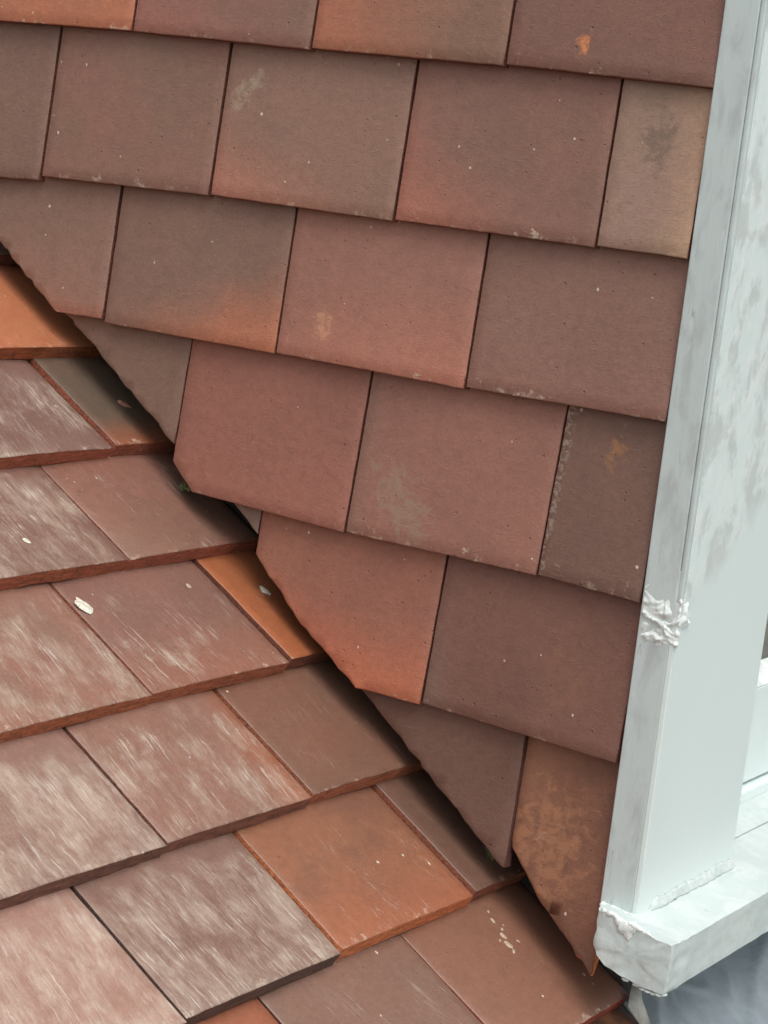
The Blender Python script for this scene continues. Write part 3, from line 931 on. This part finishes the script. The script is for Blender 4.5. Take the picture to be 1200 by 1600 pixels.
# ------------------------------------------------------------------ window behind the post
win = empty('window', 'white painted casement window set back behind the corner post', 'window', (0.24, 0.6, -0.19))
win['kind'] = 'thing'
bpy.context.view_layer.update()
bm = bmesh.new(); box_bm(bm, 0.205, 0.240, 0.20, 1.0, -0.1780, -0.0960, 0.0015)
part('bottom_rail', bm, M_PAINT, win)
bm = bmesh.new(); box_bm(bm, 0.206, 0.2465, 0.19, 1.0, -0.1925, -0.1805, 0.0025)
part('drip_bead', bm, M_PAINT, win)
bm = bmesh.new()
a = [bm.verts.new(p) for p in ((0.240, 0.2, -0.0955), (0.240, 1.0, -0.0955), (0.221, 1.0, -0.0830), (0.221, 0.2, -0.0830), (0.221, 0.2, -0.0955), (0.221, 1.0, -0.0955))]
for f in ((0, 1, 2, 3), (0, 4, 5, 1), (3, 2, 5, 4), (0, 3, 4), (1, 5, 2)):
    bm.faces.new([a[i] for i in f])
bmesh.ops.recalc_face_normals(bm, faces=bm.faces[:])
part('putty_strip', bm, M_FILL, win)
bm = bmesh.new(); box_bm(bm, 0.205, 0.2395, 0.20, 0.26, -0.0825, 0.80, 0.0015)
part('side_stile', bm, M_PAINT, win)
bm = bmesh.new(); box_bm(bm, 0.2155, 0.2195, 0.262, 0.99, -0.0950, 0.80)
part('glass_pane', bm, M_GLASS, win)
bm = bmesh.new(); box_bm(bm, 0.150, 0.152, 0.10, 1.1, -0.18, 0.80)
part('interior_panel', bm, M_INTERIOR, win)  # added brown panel standing in for the dim room behind the glass

# ------------------------------------------------------------------ lead apron under the sill
bm = bmesh.new()
NS, NY = 150, 190
gr = []
for j in range(NY + 1):
    row = []
    for i in range(NS + 1):
        s = 0.27 + 0.75 * (i / NS) ** 1.4
        y = 0.0705 + 0.95 * (j / NY) ** 1.5
        p = Vector((s * 9, y * 9, 0.7))
        fold = 1 - abs(noise.noise(Vector((s * 11 + y * 7, y * 3 - s * 2, 2.0)))) * 2
        fold2 = 1 - abs(noise.noise(Vector((s * 5 - y * 16, y * 4 + s * 9, 6.0)))) * 2
        h = 0.0030 * noise.noise(p) + 0.0034 * max(0.0, fold) ** 8 + 0.0026 * max(0.0, fold2) ** 9 + 0.0009 * noise.noise(p * 4.3)
        row.append(bm.verts.new(roof_pt(s, y, -0.020 + h)))
    gr.append(row)
for j in range(NY):
    for i in range(NS):
        bm.faces.new((gr[j][i], gr[j][i + 1], gr[j + 1][i + 1], gr[j + 1][i]))
bmesh.ops.recalc_face_normals(bm, faces=bm.faces[:])
bmesh.ops.solidify(bm, geom=bm.faces[:], thickness=0.002)
bmesh.ops.recalc_face_normals(bm, faces=bm.faces[:])
tag(link_mesh('lead_apron', bm, M_LEAD, None, True), 'creased blue-grey lead apron on the roof below the white sill', 'lead flashing')

# folded scrap of pale underlay poking out between sill, tile and lead
bm = bmesh.new()
sp = [(0.3385, 0.0630, 0.005), (0.3452, 0.0729, 0.002), (0.3514, 0.0705, -0.002), (0.3700, 0.0679, -0.009), (0.3685, 0.0563, -0.009), (0.3507, 0.0401, 0.003)]
ctr = bm.verts.new(roof_pt(0.3518, 0.0575, 0.0055))
rim = []
for k in range(6):
    a, c = sp[k], sp[(k + 1) % 6]
    for t in (0.0, 0.33, 0.67):
        j = 0.0008 * math.sin(k * 5.1 + t * 17)
        rim.append(bm.verts.new(roof_pt(a[0] + (c[0] - a[0]) * t + j, a[1] + (c[1] - a[1]) * t - j, a[2] + (c[2] - a[2]) * t + 0.5 * j)))
for k in range(len(rim)):
    bm.faces.new((ctr, rim[(k + 1) % len(rim)], rim[k]))
bmesh.ops.recalc_face_normals(bm, faces=bm.faces[:])
bmesh.ops.solidify(bm, geom=bm.faces[:], thickness=0.0008)
tag(link_mesh('underlay_scrap', bm, M_SCRAP, None, True), 'crumpled pale scrap of underlay below the end of the sill, beside the brown tile', 'scrap')

# ------------------------------------------------------------------ loose bits lying on the tiles
def on_roof(name, s, y, s0, r, mat, label, cat, group=None, sx=1.0, sy=1.0, sz=0.35, rot=0.0, amp=0.55, f=260.0):
    off = -(s0 - s) * math.tan(TILT_R) + 0.0003    # the face of the tile whose lower edge is at s0
    o = blob(name, roof_pt(s, y, off), r, None, mat, sx, sy, sz, f, amp, 2)
    m = Matrix((DOWN, Vector((0, 1, 0)), ROOF_N)).transposed().to_4x4() @ Matrix.Rotation(rot, 4, 'Z')
    m.translation = o.location.copy()
    o.matrix_world = m
    return tag(o, label, cat, group)
on_roof('lime_chip', -0.0812, -0.1790, 0.0057, 0.0066, M_CHIP, 'largest white lime chip, on the streaked mauve roof tile at the left', 'chip', 'lime chips on the roof tiles', 1.15, 0.8, 0.16, 0.3)
on_roof('lime_chip', -0.1390, -0.1950, -0.1080, 0.0026, M_CHIP, 'small cream lime chip on the heavily streaked roof tile at the left picture edge', 'chip', 'lime chips on the roof tiles', 1.2, 0.8, 0.2, 0.9)
on_roof('lime_chip', -0.0825, -0.0560, 0.0057, 0.0024, M_CRUMB, 'tiny pinkish lime chip right of the largest white chip on the mauve roof tile', 'chip', 'lime chips on the roof tiles', 1.2, 0.8, 0.3, 0.9)
on_roof('lime_chip', -0.0645, 0.0215, 0.0044, 0.0042, M_CHIP, 'white lime chip on the narrow orange roof tile beside the cheek', 'chip', 'lime chips on the roof tiles', 1.2, 0.85, 0.4, 0.2)
on_roof('clay_shard', -0.2650, 0.0285, -0.2186, 0.0050, M_SHARD, 'small pink clay shard on the dark grey roof tile against the cheek', 'shard', None, 1.3, 0.7, 0.22, 0.9, 0.35)
on_roof('moss_tuft', -0.1715, 0.0170, -0.1560, 0.0042, M_MOSS, 'green moss tuft wedged under the cut corner of a reddish wall tile', 'moss', None, 1.2, 0.9, 0.9, 0.0, 0.9, 700)
on_roof('moss_tuft', 0.2050, 0.0300, 0.2140, 0.0038, M_MOSS, 'yellow-green moss tuft under the tip of the dark triangular wall tile', 'moss', None, 1.5, 0.8, 0.9, 0.0, 0.9, 700)
CL = 'pale mortar crumb in the loose scatter on the plain brown roof tile'
for i, (s, y, r, lab) in enumerate((
        (0.2479, -0.0100, 0.0021, CL), (0.2565, -0.0092, 0.0016, CL), (0.2615, -0.0145, 0.0026, CL), (0.2634, -0.0220, 0.0013, CL),
        (0.2695, -0.0175, 0.0034, 'largest of the pale mortar crumbs on the plain brown roof tile'),
        (0.2752, -0.0185, 0.0018, CL), (0.2698, -0.0045, 0.0015, CL), (0.2402, -0.0060, 0.0014, CL), (0.2540, -0.0040, 0.0011, CL))):
    on_roof('mortar_crumb', s, y, 0.3475, r, M_CRUMB, lab, 'crumb', 'mortar crumbs on the brown roof tile', 1.25, 0.75, 0.20, i * 1.7)
